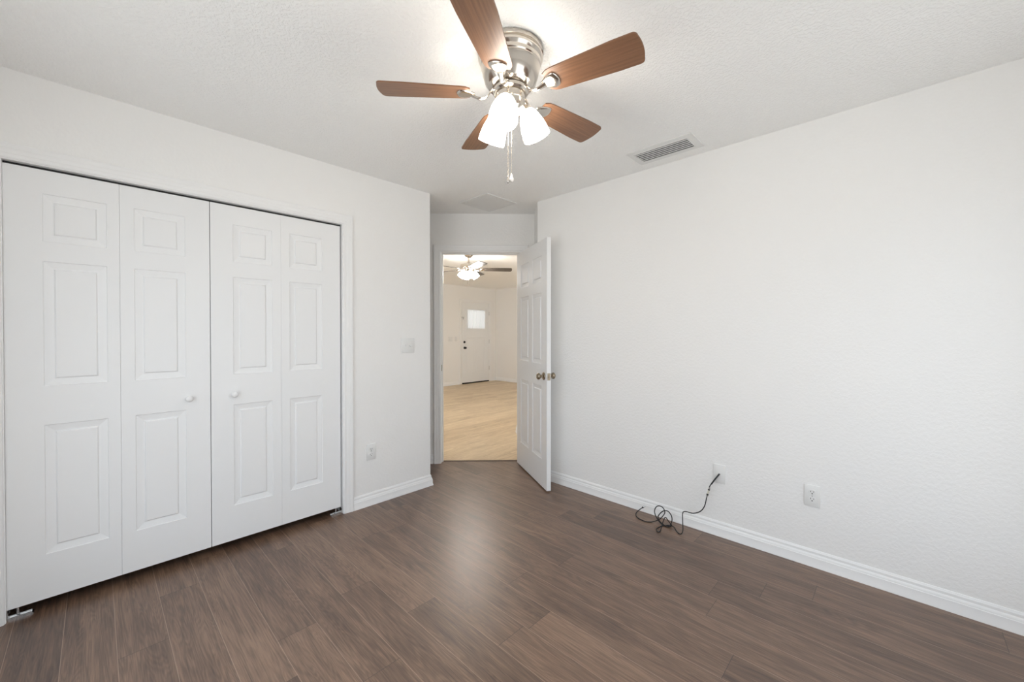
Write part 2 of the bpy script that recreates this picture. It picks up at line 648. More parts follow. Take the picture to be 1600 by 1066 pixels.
# walls out of view; east and living room windows added for daylight
def windowed(name, axis, lo, hi, c0, c1, wa, wb, za, zb, mat, label):
    m = MB()
    def bx(a0, a1, z0, z1):
        if axis == 'X':
            m.box((a0, lo, z0), (a1, hi, z1))
        else:
            m.box((lo, a0, z0), (hi, a1, z1))
    bx(c0, wa, 0, HC)
    bx(wb, c1, 0, HC)
    bx(wa, wb, 0, za)
    bx(wa, wb, zb, HC)
    return struct(m.build(name, mat), label)


windowed('wall_near', 'X', YS - 0.1, YS, XL - WT, XE, -2.10, -0.25, 0.15, 2.00, M['wall'], 'white wall with a window behind the viewer')
windowed('wall_east', 'Y', XE, XE + 0.1, YS - 0.1, YR, 0.40, 2.20, 0.30, 2.00, M['wall'], 'white wall with an added window at the viewer side')
windowed('wall_living_near', 'X', -0.12, -0.02, XF - 0.1, -3.66, -6.9, -4.4, 0.3, 2.2, M['hallwall'], 'living room wall with an added window, out of view')  # unseen opening added so daylight reaches the living room


def window(name, axis, face, a0, a1, z0, z1, label):
    e = MB()
    def bx(p0, p1, q0, q1, t0, t1):
        if axis == 'X':
            e.box((p0, face + t0, q0), (p1, face + t1, q1))
        else:
            e.box((face + t0, p0, q0), (face + t1, p1, q1))
    w = 0.04
    bx(a0, a0 + w, z0, z1, -0.03, 0.03)
    bx(a1 - w, a1, z0, z1, -0.03, 0.03)
    bx(a0 + w, a1 - w, z0, z0 + w, -0.03, 0.03)
    bx(a0 + w, a1 - w, z1 - w, z1, -0.03, 0.03)
    zm = (z0 + z1) / 2
    bx(a0 + w, a1 - w, zm - 0.02, zm + 0.02, -0.02, 0.02)
    return struct(e.build(name, M['trim']), label)


window('window_1', 'X', YS - 0.06, -2.10, -0.25, 0.15, 2.00, 'white window frame behind the viewer')
window('window_added', 'Y', XE + 0.06, 0.40, 2.20, 0.30, 2.00, 'added white window frame at the viewer side, out of view')  # unseen window put in for more daylight on closet wall and ceiling

# living room shell
struct(MB().box((XF - 0.1, -0.12, 0), (XF, YF + 0.1, HC)).build('wall_living_far', M['hallwall']), 'far cream wall of the living room with the front door')
struct(MB().box((XF, YF, 0), (-2.4, YF + 0.1, HC)).build('wall_living_right', M['hallwall']), 'right cream wall of the living room')
m = MB()
e0 = D(DO1 + 0.10, -WT, 0)
m.prism([(e0.x, e0.y), (LC.x, LC.y), (LC.x, 5.15), (LC.x + 0.12, 5.15), (LC.x + 0.12, LC.y + 0.05), (e0.x + 0.12, e0.y + 0.12)], 0, HC)
m.box((LC.x, 6.35, 0), (LC.x + 0.12, YF, HC))
m.box((LC.x, 5.15, 2.2), (LC.x + 0.12, 6.35, HC))
m.box((LC.x, 5.15, 0), (LC.x + 0.12, 6.35, 0.2))  # gap above this sill is an unseen opening added for living room daylight
struct(m.build('wall_living_near_side', M['hallwall']), 'cream wall end just past the doorway on its right')

# baseboards
m = MB()
base_mb(m, [(XL, CY1 + 0.073), (XL, 1.942), (XL - 0.79, 1.942)], side=-1)
struct(m.build('baseboard_left', M['trim'], smooth=18), 'white baseboard between the closet casing and the wall corner')
m = MB()
p0, p1 = D(0.0, 0, 0), D(DO0 - 0.078, 0, 0)
base_mb(m, [(p0.x, p0.y), (p1.x, p1.y)], side=-1)
struct(m.build('baseboard_back', M['trim'], smooth=25), 'white baseboard beside the bedroom door casing')
m = MB()
base_mb(m, [(DB.x, DB.y), (RC.x, RC.y), (XE, YR)], side=-1)
struct(m.build('baseboard_right', M['trim'], smooth=18), 'long white baseboard along the blank right wall')
m = MB()
base_mb(m, [(XF, 0.0), (XF, 6.23)], side=-1)
base_mb(m, [(XF, 7.29), (XF, YF), (LC.x, YF)], side=-1)
struct(m.build('baseboard_living_far', M['trim'], smooth=25), 'white baseboard along the far living room walls')
m = MB()
base_mb(m, [(e0.x, e0.y), (LC.x, LC.y), (LC.x, YF)], side=1)
struct(m.build('baseboard_living_side', M['trim'], smooth=25), 'white baseboard at the wall end past the doorway')

# ------------------------------------------------------------------ closet casing, jamb
m = MB()
FL = lambda s, out, z: Vector((XL + out, s, z))
casing_mb(m, FL, CY0 - 0.004, CY1 + 0.004, CTOP + 0.004)
m.box((XL - WT - 0.002, CY0 - 0.015, 0), (XL + 0.004, CY0, CTOP + 0.015))
m.box((XL - WT - 0.002, CY1, 0), (XL + 0.004, CY1 + 0.015, CTOP + 0.015))
m.box((XL - WT - 0.002, CY0, CTOP), (XL + 0.004, CY1, CTOP + 0.015))
tr = struct(m.build('trim_1', M['trim'], smooth=20), 'white moulded casing around the closet opening')
m = MB()
m.box((XL - 0.065, CY0, CTOP - 0.012), (XL - 0.062, CY1, CTOP))
m.box((XL - 0.033, CY0, CTOP - 0.012), (XL - 0.030, CY1, CTOP))
m.box((XL - 0.062, CY0, CTOP - 0.003), (XL - 0.033, CY1, CTOP))
m.build('bifold_track', M['dark'], tr)

# ------------------------------------------------------------------ bifold closet doors
PZ = ((0.205, 0.805), (0.985, 1.562), (1.652, 1.872))
LZ, LH, LT = 0.048, 1.980, 0.030
XD = XL - 0.030       # door centre plane (leaf front 15 mm behind the wall face)


def knob_mesh():
    return ((0.0, 0.0), (0.0105, 0.0), (0.009, 0.006), (0.0085, 0.010), (0.012, 0.014), (0.0165, 0.019), (0.0175, 0.024), (0.0155, 0.029), (0.009, 0.0325), (0.0, 0.0335))


def bifold(y0, leaves, knob_y, label):
    r = empty('bifold_door', (XD, y0, 0.0))
    # local x = world y, local front (+y of panel_leaf) must face +X: rotate so
    mat = Matrix(((0, 1, 0, 0), (1, 0, 0, 0), (0, 0, 1, 0), (0, 0, 0, 1)))
    for ya, yb, pa, pb in leaves:
        g = panel_leaf(yb - ya, LH, LT, [(pa - ya, pb - ya, z0, z1) for z0, z1 in PZ], LZ, ya - y0)
        bmesh.ops.transform(g.b, matrix=mat, verts=g.b.verts)
        g.build('door_leaf', M['door'], r, weld=True)
    k = MB()
    kp = Matrix.Translation((LT / 2, knob_y - y0, 0.915)) @ Matrix.Rotation(PI / 2, 4, 'Y')
    k.lathe(knob_mesh(), 28, kp)
    k.build('knob', M['porcelain'], r, smooth=50)
    h = MB()
    for z in (0.30, 1.05, 1.80):
        yc = leaves[0][1] + 0.0012
        h.tube([(-LT / 2 - 0.004, yc - y0, z - 0.035), (-LT / 2 - 0.004, yc - y0, z + 0.035)], 0.004, 8)
    h.build('hinge', M['chrome'], r, smooth=40)
    pv = MB()
    yp = (leaves[0][0] + 0.03) if 'left' in label else (leaves[1][1] - 0.03)
    pv.tube([(0, yp - y0, 0.010), (0, yp - y0, LZ + 0.002)], 0.005, 10)
    pv.build('pivot_pin', M['chrome'], r, smooth=40)
    return tag(r, label, 'closet door')


bifold(-0.2795, ((-0.2795, 0.0872, -0.166, 0.043), (0.0880, 0.4550, 0.141, 0.347)), 0.358,
       'white panelled bifold closet door on the left, knob at its right edge')
bifold(0.4585, ((0.4585, 0.8225, 0.566, 0.773), (0.8233, 1.198, 0.872, 1.076)), 0.568,
       'white panelled bifold closet door on the right, beside the outlet wall')


def pivot_bracket(y, sgn, label):
    m = MB()
    m.box((XD - 0.014, y, 0.0), (XD + 0.014, y + sgn * 0.075, 0.004))
    m.box((XD - 0.014, y, 0.004), (XD + 0.014, y + sgn * 0.0025, 0.035))
    m.box((XD - 0.014, y + sgn * 0.0025, 0.004), (XD - 0.011, y + sgn * 0.07, 0.010))
    m.box((XD + 0.011, y + sgn * 0.0025, 0.004), (XD + 0.014, y + sgn * 0.07, 0.010))
    return tag(m.build('pivot_bracket', M['chrome']), label, 'bracket', 'closet floor brackets')


pivot_bracket(CY0 + 0.001, 1, 'small metal pivot bracket on the floor at the left closet jamb')
pivot_bracket(CY1 - 0.001, -1, 'small metal pivot bracket on the floor at the right closet jamb')

# ------------------------------------------------------------------ bedroom doorway trim and door
m = MB()
casing_mb(m, D, DO0 - 0.005, DO1 + 0.005, DTOP + 0.005)
casing_mb(m, lambda s, o, z: D(s, -WT - o, z), DO0 - 0.005, DO1 + 0.005, DTOP + 0.005)


def dbox(m, s0, s1, q0, q1, z0, z1):
    ps = [D(s0, q0, 0), D(s1, q0, 0), D(s1, q1, 0), D(s0, q1, 0)]
    m.prism([(p.x, p.y) for p in ps], z0, z1)


dbox(m, DO0 - 0.018, DO0, -WT - 0.003, 0.003, 0, DTOP + 0.018)
dbox(m, DO1, DO1 + 0.018, -WT - 0.003, 0.003, 0, DTOP + 0.018)
dbox(m, DO0, DO1, -WT - 0.003, 0.003, DTOP, DTOP + 0.018)
dbox(m, DO0, DO0 + 0.011, -0.075, -0.040, 0, DTOP)
dbox(m, DO1 - 0.011, DO1, -0.075, -0.040, 0, DTOP)
dbox(m, DO0 + 0.011, DO1 - 0.011, -0.075, -0.040, DTOP - 0.011, DTOP)
tr = struct(m.build('trim_2', M['trim'], smooth=20), 'white casing and jamb around the bedroom doorway')
m = MB()
dbox(m, DO0, DO0 + 0.0022, -0.034, -0.002, 0.905, 0.965)
m.build('strike_plate', M['brass'], tr)

DW, DH, DTH = 0.755, 2.030, 0.035
hinge = D(DO1 - 0.004, 0.004, 0.012)
# the free edge stands nearly straight towards the viewer
free = Vector((-1.930, 2.489))
dv = free - Vector((hinge.x, hinge.y))
ang = math.atan2(dv.y, dv.x)
dr = empty('door_1', hinge, ang)
pan = []
for xa, xb in ((0.112, 0.332), (0.423, 0.643)):
    for z0, z1 in ((0.225, 0.830), (1.010, 1.600), (1.690, 1.905)):
        pan.append((xa, xb, z0, z1))
g = panel_leaf(DW, DH, DTH, pan)
# leaf lies on the doorway side of the hinge line
bmesh.ops.translate(g.b, vec=(0, -DTH / 2, 0), verts=g.b.verts)
g.build('door_leaf', M['door'], dr, weld=True)
KN = ((0.0, 0.0), (0.031, 0.0), (0.032, 0.003), (0.029, 0.007), (0.016, 0.010), (0.0115, 0.013), (0.011, 0.026), (0.015, 0.031), (0.024, 0.037), (0.0275, 0.046), (0.026, 0.054), (0.019, 0.060), (0.008, 0.062), (0.0, 0.062))
for sgn in (1, -1):
    k = MB()
    off = 0.0 if sgn > 0 else -DTH
    k.lathe(KN, 32, Matrix.Translation((DW - 0.062, off, 0.915)) @ Matrix.Rotation(-sgn * PI / 2, 4, 'X'))
    tag(k.build('door_knob', M['brass'], dr, smooth=40), 'antique brass door knob')
k = MB()
k.box((DW, -DTH + 0.005, 0.915 - 0.028), (DW + 0.0018, -0.005, 0.915 + 0.028))
k.box((DW + 0.0018, -DTH + 0.012, 0.915 - 0.010), (DW + 0.010, -0.012, 0.915 + 0.010))
tag(k.build('latch_plate', M['brass'], dr), 'brass latch plate on the door edge')
for z in (0.20, 1.0, 1.82):
    k = MB()
    k.tube([(-0.004, 0.005, z - 0.045), (-0.004, 0.005, z + 0.045)], 0.006, 12)
    k.build('hinge', M['brass'], dr, smooth=40)
struct(dr, 'white six panel bedroom door standing open with brass knobs')
dr['category'] = 'door'

# ------------------------------------------------------------------ wall plates
def plate_frame(pos, u, n):
    """matrix with local x along the wall (u), z out of the wall (n), y up"""
    u = Vector(u)
    n = Vector(n)
    up = Vector((0, 0, 1))
    return Matrix(((u.x, up.x, n.x, pos[0]), (u.y, up.y, n.y, pos[1]), (u.z, up.z, n.z, pos[2]), (0, 0, 0, 1)))


def plate_body(w, h):
    m = MB()
    m.box((-w / 2, -h / 2, 0), (w / 2, h / 2, 0.006), bev=0.0022)
    return m


def rounded_rect(w, h, r, n=6):
    out = []
    for cx, cy, a0 in ((w / 2 - r, h / 2 - r, 0), (-w / 2 + r, h / 2 - r, 90), (-w / 2 + r, -h / 2 + r, 180), (w / 2 - r, -h / 2 + r, 270)):
        for i in range(n + 1):
            a = math.radians(a0 + 90 * i / n)
            out.append((cx + r * math.cos(a), cy + r * math.sin(a)))
    return out


def outlet(frame, label):
    e = empty('wall_outlet', (0, 0, 0))
    e.matrix_world = frame
    plate_body(0.072, 0.117).build('cover_plate', M['plastic'], e, smooth=30)
    for cy in (0.0195, -0.0195):
        f_ = MB().prism([(x, y + cy) for x, y in rounded_rect(0.034, 0.029, 0.0125)], 0.006, 0.0078).build('receptacle', M['plastic'], e)
        MB().box((-0.0078, cy + 0.000, 0.0078), (-0.0054, cy + 0.0085, 0.0081)).build('slot', M['dark'], f_)
        MB().box((0.0054, cy + 0.001, 0.0078), (0.0076, cy + 0.0075, 0.0081)).build('slot', M['dark'], f_)
        MB().prism([(0.0030 * math.cos(a * PI / 6), cy - 0.0068 + 0.0030 * math.sin(a * PI / 6)) for a in range(12)], 0.0078, 0.0081).build('ground_hole', M['dark'], f_)
    MB().lathe(((0, 0.006), (0.0032, 0.006), (0.0028, 0.0072), (0, 0.0075)), 14).build('screw', M['chrome'], e)
    return tag(e, label, 'outlet', 'duplex wall outlets')


outlet(plate_frame((XL, 1.416, 0.394), (0, 1, 0), (1, 0, 0)), 'white duplex outlet low on the wall beside the closet')
outlet(plate_frame((-0.333, YR, 0.385), (1, 0, 0), (0, -1, 0)), 'white duplex outlet low on the long blank right wall')

# switch plate by the door: a toggle and a round dimmer
e = empty('light_switch', (0, 0, 0))
e.matrix_world = plate_frame((XL, 1.729, 1.178), (0, 1, 0), (1, 0, 0))
plate_body(0.117, 0.117).build('cover_plate', M['plastic'], e, smooth=30)
t_ = MB()
t_.box((-0.0285, -0.012, 0.006), (-0.0175, 0.012, 0.0075))
t_.box((-0.0265, 0.0, 0.0075), (-0.0195, 0.009, 0.017), bev=0.001)
t_.build('toggle', M['plastic'], e)
MB().lathe(((0, 0.022), (0.0085, 0.022), (0.0105, 0.020), (0.0115, 0.006), (0, 0.006)), 24, Matrix.Translation((0.023, 0, 0))).build('dimmer_knob', M['plastic'], e, smooth=40)
for sx in (-0.023, 0.023):
    for sy in (-0.030, 0.030):
        MB().lathe(((0, 0.0075), (0.0026, 0.0072), (0.0030, 0.006), (0, 0.006)), 12, Matrix.Translation((sx, sy, 0))).build('screw', M['plastic'], e)
tag(e, 'white double switch plate with toggle and dimmer beside the wall corner', 'light switch')

# cable plate and coax cable
e = empty('cable_wall_plate', (0, 0, 0))
e.matrix_world = plate_frame((-0.805, YR, 0.390), (1, 0, 0), (0, -1, 0))
plate_body(0.072, 0.117).build('cover_plate', M['plastic'], e, smooth=30)
MB().lathe(((0, 0.006), (0.0058, 0.006), (0.0058, 0.0085), (0.0045, 0.0085), (0.0045, 0.011), (0, 0.011)), 6).build('cable_jack', M['chrome'], e)
tag(e, 'white cable plate on the right wall with a black coax cable plugged in', 'wall plate')

cab = [(-0.805, 2.708, 0.388), (-0.822, 2.685, 0.3579), (-0.846, 2.675, 0.3157), (-0.856, 2.675, 0.2749), (-0.864, 2.67, 0.238), (-0.875, 2.665, 0.1818), (-0.9, 2.66, 0.1422), (-0.94, 2.65, 0.1218), (-0.981, 2.64, 0.1233), (-0.996, 2.63, 0.1146), (-0.99, 2.61, 0.0814), (-0.977, 2.58, 0.0229), (-0.983, 2.562, 0.0045), (-1.009, 2.57, 0.0062), (-1.049, 2.6, 0.0191), (-1.106, 2.6, 0.0045), (-1.123, 2.53, 0.0045), (-1.104, 2.491, 0.0045), (-1.092, 2.507, 0.0045), (-1.098, 2.56, 0.0398), (-1.098, 2.6, 0.0612), (-1.085, 2.62, 0.033), (-1.07, 2.635, 0.0045), (-1.086, 2.598, 0.0045), (-1.144, 2.62, 0.0139), (-1.155, 2.62, 0.0438), (-1.128, 2.63, 0.0828), (-1.098, 2.64, 0.0889), (-1.077, 2.65, 0.059), (-1.076, 2.65, 0.0212), (-1.082, 2.623, 0.0045), (-1.117, 2.603, 0.0045), (-1.168, 2.63, 0.022), (-1.188, 2.635, 0.0627), (-1.172, 2.64, 0.1001), (-1.137, 2.64, 0.1058), (-1.114, 2.63, 0.0826), (-1.12, 2.61, 0.0585), (-1.145, 2.6, 0.0299), (-1.189, 2.589, 0.0045), (-1.225, 2.569, 0.0045), (-1.285, 2.584, 0.0045), (-1.315, 2.62, 0.0109), (-1.307, 2.64, 0.0292), (-1.279, 2.66, 0.0565)]
sp_ = spline(cab, 7)
sp_ = [Vector((p.x, p.y, max(p.z, 0.0036))) for p in sp_]
e = empty('coax_cable', (-1.05, 2.60, 0.0))


def local(pts, o):
    return [p - Vector(o) for p in pts]


MB().tube(local(sp_, (-1.05, 2.60, 0)), 0.0032, 8).build('cable', M['black'], e, smooth=60)
head = spline(cab[:3], 7)
MB().tube(local(head[:-2], (-1.05, 2.60, 0)), 0.0046, 10).build('cable_sleeve', M['black'], e, smooth=60)


def seg(a, b, r, name, mat, lab=None):
    o = MB().tube(local([Vector(a), Vector(b)], (-1.05, 2.60, 0)), r, 10).build(name, mat, e, smooth=40)
    if lab:
        o['label'] = lab
    return o


a, b = Vector(cab[2]), Vector(cab[4])
seg(a.lerp(b, 0.10), a.lerp(b, 0.26), 0.0056, 'connector', M['chrome'])
seg(a.lerp(b, 0.26), a.lerp(b, 0.36), 0.0062, 'ferrule', M['black'])
seg(a.lerp(b, 0.36), a.lerp(b, 0.66), 0.0056, 'coupler', M['ivory'], 'silver barrel coupler')
seg(a.lerp(b, 0.66), a.lerp(b, 0.78), 0.0062, 'ferrule', M['black'])
seg(a.lerp(b, 0.78), a.lerp(b, 0.94), 0.0056, 'connector', M['chrome'])
a, b = Vector(cab[-2]), Vector(cab[-1])
seg(b.lerp(a, 0.25), b, 0.0052, 'plug', M['black'])
seg(b, b + (b - a) * 0.35, 0.0048, 'connector', M['chrome'], 'silver screw end')
tag(e, 'black coax cable looped on the floor against the right baseboard', 'cable')

# ------------------------------------------------------------------ ceiling registers
e = empty('supply_vent', (-1.075, 2.508, HC))
m = MB()
L0, L1, W0, W1 = 0.205, 0.166, 0.112, 0.074
for lo, hi in (((-L0, -W0, -0.005), (L0, -W1, 0)), ((-L0, W1, -0.005), (L0, W0, 0)), ((-L0, -W1, -0.005), (-L1, W1, 0)), ((L1, -W1, -0.005), (L0, W1, 0))):
    m.box(lo, hi)
for sy in (-1, 1):
    m.box((-L1, sy * W1 - 0.002, -0.010), (L1, sy * W1 + 0.002, -0.005))
for sx in (-1, 1):
    m.box((sx * L1 - 0.002, -W1, -0.010), (sx * L1 + 0.002, W1, -0.005))
m.build('frame', M['register'], e)
MB().box((-L1, -W1, -0.0015), (L1, W1, -0.0005)).build('duct_shade_sheet', M['dark'], e)  # dark sheet stands in for the shade up the duct
for k in range(6):
    y = -W1 + 0.012 + k * 0.0245
    MB().box((-L1 + 0.003, -0.0075, -0.0009), (L1 - 0.003, 0.0075, 0.0009), Matrix.Translation((0, y, -0.0115)) @ Matrix.Rotation(math.radians(9), 4, 'X')).build('louver', M['register'], e)
tag(e, 'white louvered air supply vent in the ceiling near the right wall', 'vent')

e = empty('return_grille', (-2.636, 2.437, HC))
m = MB()
A0, A1 = 0.178, 0.150
for lo, hi in (((-A0, -A0, -0.007), (A0, -A1, 0)), ((-A0, A1, -0.007), (A0, A0, 0)), ((-A0, -A1, -0.007), (-A1, A1, 0)), ((A1, -A1, -0.007), (A0, A1, 0))):
    m.box(lo, hi)
m.build('frame', M['register'], e)
MB().box((-A1, -A1, -0.0015), (A1, A1, -0.0005)).build('duct_shade_sheet', M['duct'], e)  # grey sheet painted in place of the shaded duct interior
m = MB()
for k in range(24):
    y = -A1 + 0.0065 + k * 0.0125
    m.box((-A1, -0.0052, -0.0006), (A1, 0.0052, 0.0006), Matrix.Translation((0, y, -0.0055)) @ Matrix.Rotation(math.radians(-28), 4, 'X'))
m.build('slats', M['register'], e)
tag(e, 'square white return air grille in the ceiling above the doorway', 'vent')

# ------------------------------------------------------------------ ceiling fan
def blade_mb(r0, r1, w0, w1, th):
    """blade along +x"""
    N = 20
    up = []
    for i in range(N + 1):
        t = i / N
        x = r0 + (r1 - r0) * t
        w = (w0 + (w1 - w0) * min(1, t * 1.25)) / 2
        # rounded root
        rr = 0.055
        if x - r0 < rr:
            q = 1 - (x - r0) / rr
            w *= math.sqrt(max(0.0, 1 - q * q)) * 0.72 + 0.28 * (1 - q ** 4) if q < 1 else 0
        up.append((x, w))
    pts = [(x, w) for x, w in up if w > 1e-4]
    # tip: gently convex with rounded corners
    xt, wt = pts[-1]
    tip = []
    for a in range(1, 8):
        ang_ = a / 8 * PI / 2
        tip.append((xt + 0.018 * math.sin(ang_) * 1.0, wt - 0.018 + 0.018 * math.cos(ang_)))
    mid = [(xt + 0.018 + 0.007 * (1 - (y / (wt - 0.018)) ** 2), y) for y in [(wt - 0.018) * (1 - k / 4) for k in range(0, 9)]]
    poly = pts + tip + mid + [(x, -y) for x, y in tip[::-1]] + [(x, -y) for x, y in pts[::-1]]
    m = MB()
    m.prism(poly, -th / 2, th / 2)
    return m


def iron_mb(rh, zh, r_in, r_out, wd, zb):
    """blade iron along +x: arm from the hub then a fan-shaped medallion under the blade"""
    m = MB()
    arm = spline([(rh, 0, zh), (rh + 0.014, 0, zh - 0.001), (rh + 0.034, 0, zb - 0.010), (r_in - 0.022, 0, zb - 0.018), (r_in + 0.002, 0, zb - 0.012), (r_in + 0.016, 0, zb - 0.007)], 7)
    n = len(arm)
    prev = None
    for i, p in enumerate(arm):
        t = i / (n - 1)
        w = 0.013 - 0.0045 * math.sin(PI * t)
        h = 0.0052
        cur = [m.v((p.x, w * math.cos(2 * PI * q / 12), p.z + h * math.sin(2 * PI * q / 12))) for q in range(12)]
        if prev:
            for k in range(12):
                m.face([prev[k], prev[(k + 1) % 12], cur[(k + 1) % 12], cur[k]])
        else:
            m.face(cur)
        prev = cur
    m.face(prev)
    # medallion: shell-like plate, wide rounded outer edge
    out = []
    K = 14
    for i in range(K + 1):
        t = i / K
        x = r_in + (r_out - r_in) * t
        w = wd * (0.26 + 0.74 * math.sin(min(1, t / 0.72) * PI / 2))
        if t > 0.72:
            q = (t - 0.72) / 0.28
            w = wd * math.sqrt(max(0.02, 1 - q * q))
        out.append((x, w))
    poly = out + [(x, -w) for x, w in out[::-1]]
    cx = (r_in + r_out) / 2
    lay = ((1.0, zb), (1.0, zb - 0.0025), (0.93, zb - 0.0058), (0.80, zb - 0.0072), (0.6, zb - 0.0075))
    rows = [[m.v((cx + (x - cx) * k, y * k, z)) for x, y in poly] for k, z in lay]
    for A, B in zip(rows[:-1], rows[1:]):
        for i in range(len(poly)):
            j = (i + 1) % len(poly)
            m.face([A[i], A[j], B[j], B[i]])
    m.face(rows[0])
    m.face(rows[-1])
    return m


def bell(rtop, rrim, L, th=0.0035):
    out, inn = [], []
    for i in range(15):
        t = i / 14
        r = rtop + (rrim - rtop) * (math.sin(t * PI / 2) ** 0.7)
        out.append((r, -L * t))
        inn.append((max(0.004, r - th), -L * t - (0.0 if i else 0.004)))
    inn[-1] = (out[-1][0] - th, -L)
    return out + inn[::-1]


FX = Vector((math.cos(YAW), math.sin(YAW)))
FY = Vector((-math.sin(YAW), math.cos(YAW)))
fc = FX * -0.006 + FY * 1.665
zc = HC - CAM_H
fan = empty('ceiling_fan', (fc.x, fc.y, HC), YAW)
canopy = ((0.0, 0.0), (0.134, 0.0), (0.135, -0.004), (0.135, -0.018), (0.128, -0.021), (0.128, -0.026), (0.1335, -0.029), (0.1335, -0.036), (0.131, -0.041),
          (0.126, -0.048), (0.124, -0.060), (0.1205, -0.064), (0.1205, -0.067), (0.1225, -0.070), (0.119, -0.078), (0.115, -0.100), (0.106, -0.128), (0.092, -0.146), (0.070, -0.154), (0.0, -0.156))
MB().lathe(canopy, 64).build('motor_housing', M['nickel'], fan, smooth=24)
MB().lathe(((0.0, -0.156), (0.068, -0.156), (0.073, -0.160), (0.073, -0.172), (0.066, -0.178), (0.0, -0.178)), 48).build('flywheel', M['nickel'], fan, smooth=30)
MB().lathe(((0.0, -0.178), (0.056, -0.178), (0.060, -0.182), (0.060, -0.204), (0.062, -0.207), (0.060, -0.210), (0.060, -0.240), (0.050, -0.252), (0.030, -0.258), (0.022, -0.262), (0.018, -0.272), (0.0, -0.276)), 48).build('switch_housing', M['nickel'], fan, smooth=30)
ZB = 0.98 - zc + 0.004    # blade plane below the ceiling
for k in range(5):
    a = math.radians(-31.5 + 72 * k)
    b = blade_mb(0.148, 0.512, 0.106, 0.136, 0.0055).build('blade', M['blade'], fan)
    b.rotation_euler = Matrix.Rotation(a, 4, 'Z').to_3x3().to_4x4().__matmul__(Matrix.Rotation(math.radians(-10), 4, 'X')).to_euler()
    b.location = (0, 0, ZB)
    i_ = iron_mb(0.064, 0.013, 0.146, 0.220, 0.036, -0.003).build('blade_iron', M['nickel'], fan, smooth=35)
    i_.rotation_euler = b.rotation_euler
    i_.location = (0, 0, ZB)
for k, deg in enumerate((-104, 16, 136)):
    a = math.radians(deg)
    ca, sa = math.cos(a), math.sin(a)
    arm = spline([(0.040 * ca, 0.040 * sa, -0.236), (0.056 * ca, 0.056 * sa, -0.238), (0.062 * ca, 0.062 * sa, -0.232), (0.067 * ca, 0.067 * sa, -0.222)], 5)
    tilt = math.radians(24)
    # fitter local frame: -z along the lamp axis, tilted outwards
    fm = Matrix.Translation((0.066 * ca, 0.066 * sa, -0.224)) @ Matrix.Rotation(a, 4, 'Z') @ Matrix.Rotation(-tilt, 4, 'Y')
    am = MB()
    am.tube([(0.045 * ca, 0.045 * sa, -0.215), (0.066 * ca, 0.066 * sa, -0.222)], 0.010, 12)
    am.lathe(((0.0, 0.012), (0.016, 0.010), (0.023, 0.0), (0.025, -0.014), (0.022, -0.018), (0.0, -0.018)), 28, fm)
    am.build('lamp_fitter', M['nickel'], fan, smooth=35)
    sh = MB()
    sh.lathe(bell(0.025, 0.057, 0.114), 40, fm @ Matrix.Translation((0, 0, -0.010)), closed=True)
    sh.build('lamp_shade', M['shade'], fan, smooth=60)
    bu = MB()
    bu.lathe(((0.0, -0.022), (0.012, -0.022), (0.013, -0.040), (0.024, -0.060), (0.028, -0.076), (0.024, -0.092), (0.012, -0.102), (0.0, -0.104)), 24, fm)
    bu.build('bulb', M['bulb'], fan, smooth=60)
for x, y, zend, mt, kind in ((0.004, -0.045, -0.525, M['pull'], 0), (-0.010, -0.050, -0.532, M['fir'], 1)):
    top = -0.248
    ch = MB()
    z = top
    pts = [(x, y, top), (x, y, zend)]
    ch.tube(pts, 0.0011, 6)
    z = top
    while z > zend:
        ch.lathe(((0, 0.0016), (0.0016, 0), (0, -0.0016)), 6, Matrix.Translation((x, y, z)))
        z -= 0.006
    c_ = ch.build('pull_chain', M['nickel'], fan)
    f_ = MB()
    if kind == 0:
        f_.lathe(((0, zend + 0.006), (0.003, zend + 0.004), (0.005, zend - 0.006), (0.009, zend - 0.016), (0.0095, zend - 0.022), (0.006, zend - 0.027), (0, zend - 0.028)), 18, Matrix.Translation((x, y, 0)))
    else:
        f_.lathe(((0, zend + 0.004), (0.003, zend), (0.003, zend - 0.010), (0.0075, zend - 0.016), (0.0075, zend - 0.022), (0.003, zend - 0.028), (0, zend - 0.029)), 10, Matrix.Translation((x, y, 0)))
    f_.build('pull', mt, c_, smooth=40)
tag(fan, 'brushed nickel ceiling fan with brown wood blades and three lit lamps', 'ceiling fan')

# ------------------------------------------------------------------ living room: fan, front door, switches
f2 = empty('ceiling_fan', (-4.55, 3.81, HC), YAW)
MB().lathe(((0, 0), (0.068, 0), (0.068, -0.012), (0.060, -0.035), (0.030, -0.058), (0.0, -0.060)), 32).build('canopy', M['nickel'], f2, smooth=35)
MB().tube([(0, 0, -0.05), (0, 0, -0.150)], 0.013, 14).build('downrod', M['nickel'], f2, smooth=40)
MB().lathe(((0, -0.130), (0.028, -0.130), (0.034, -0.142), (0.085, -0.150), (0.118, -0.162), (0.122, -0.172), (0.122, -0.200), (0.112, -0.212), (0.060, -0.218), (0.0, -0.220)), 40).build('motor_housing', M['nickel'], f2, smooth=28)
MB().lathe(((0, -0.220), (0.052, -0.220), (0.056, -0.226), (0.056, -0.262), (0.040, -0.276), (0.0, -0.278)), 32).build('switch_housing', M['nickel'], f2, smooth=30)
for k in range(5):
    a = math.radians(6 + 72 * k)
    b = blade_mb(0.19, 0.615, 0.11, 0.13, 0.006).build('blade', M['farblade'], f2)
    rot = (Matrix.Rotation(a, 4, 'Z') @ Matrix.Rotation(math.radians(-12), 4, 'X')).to_euler()
    b.rotation_euler = rot
    b.location = (0, 0, -0.228)
    i_ = iron_mb(0.055, 0.012, 0.165, 0.235, 0.034, -0.003).build('blade_iron', M['nickel'], f2, smooth=35)
    i_.rotation_euler = rot
    i_.location = (0, 0, -0.228)
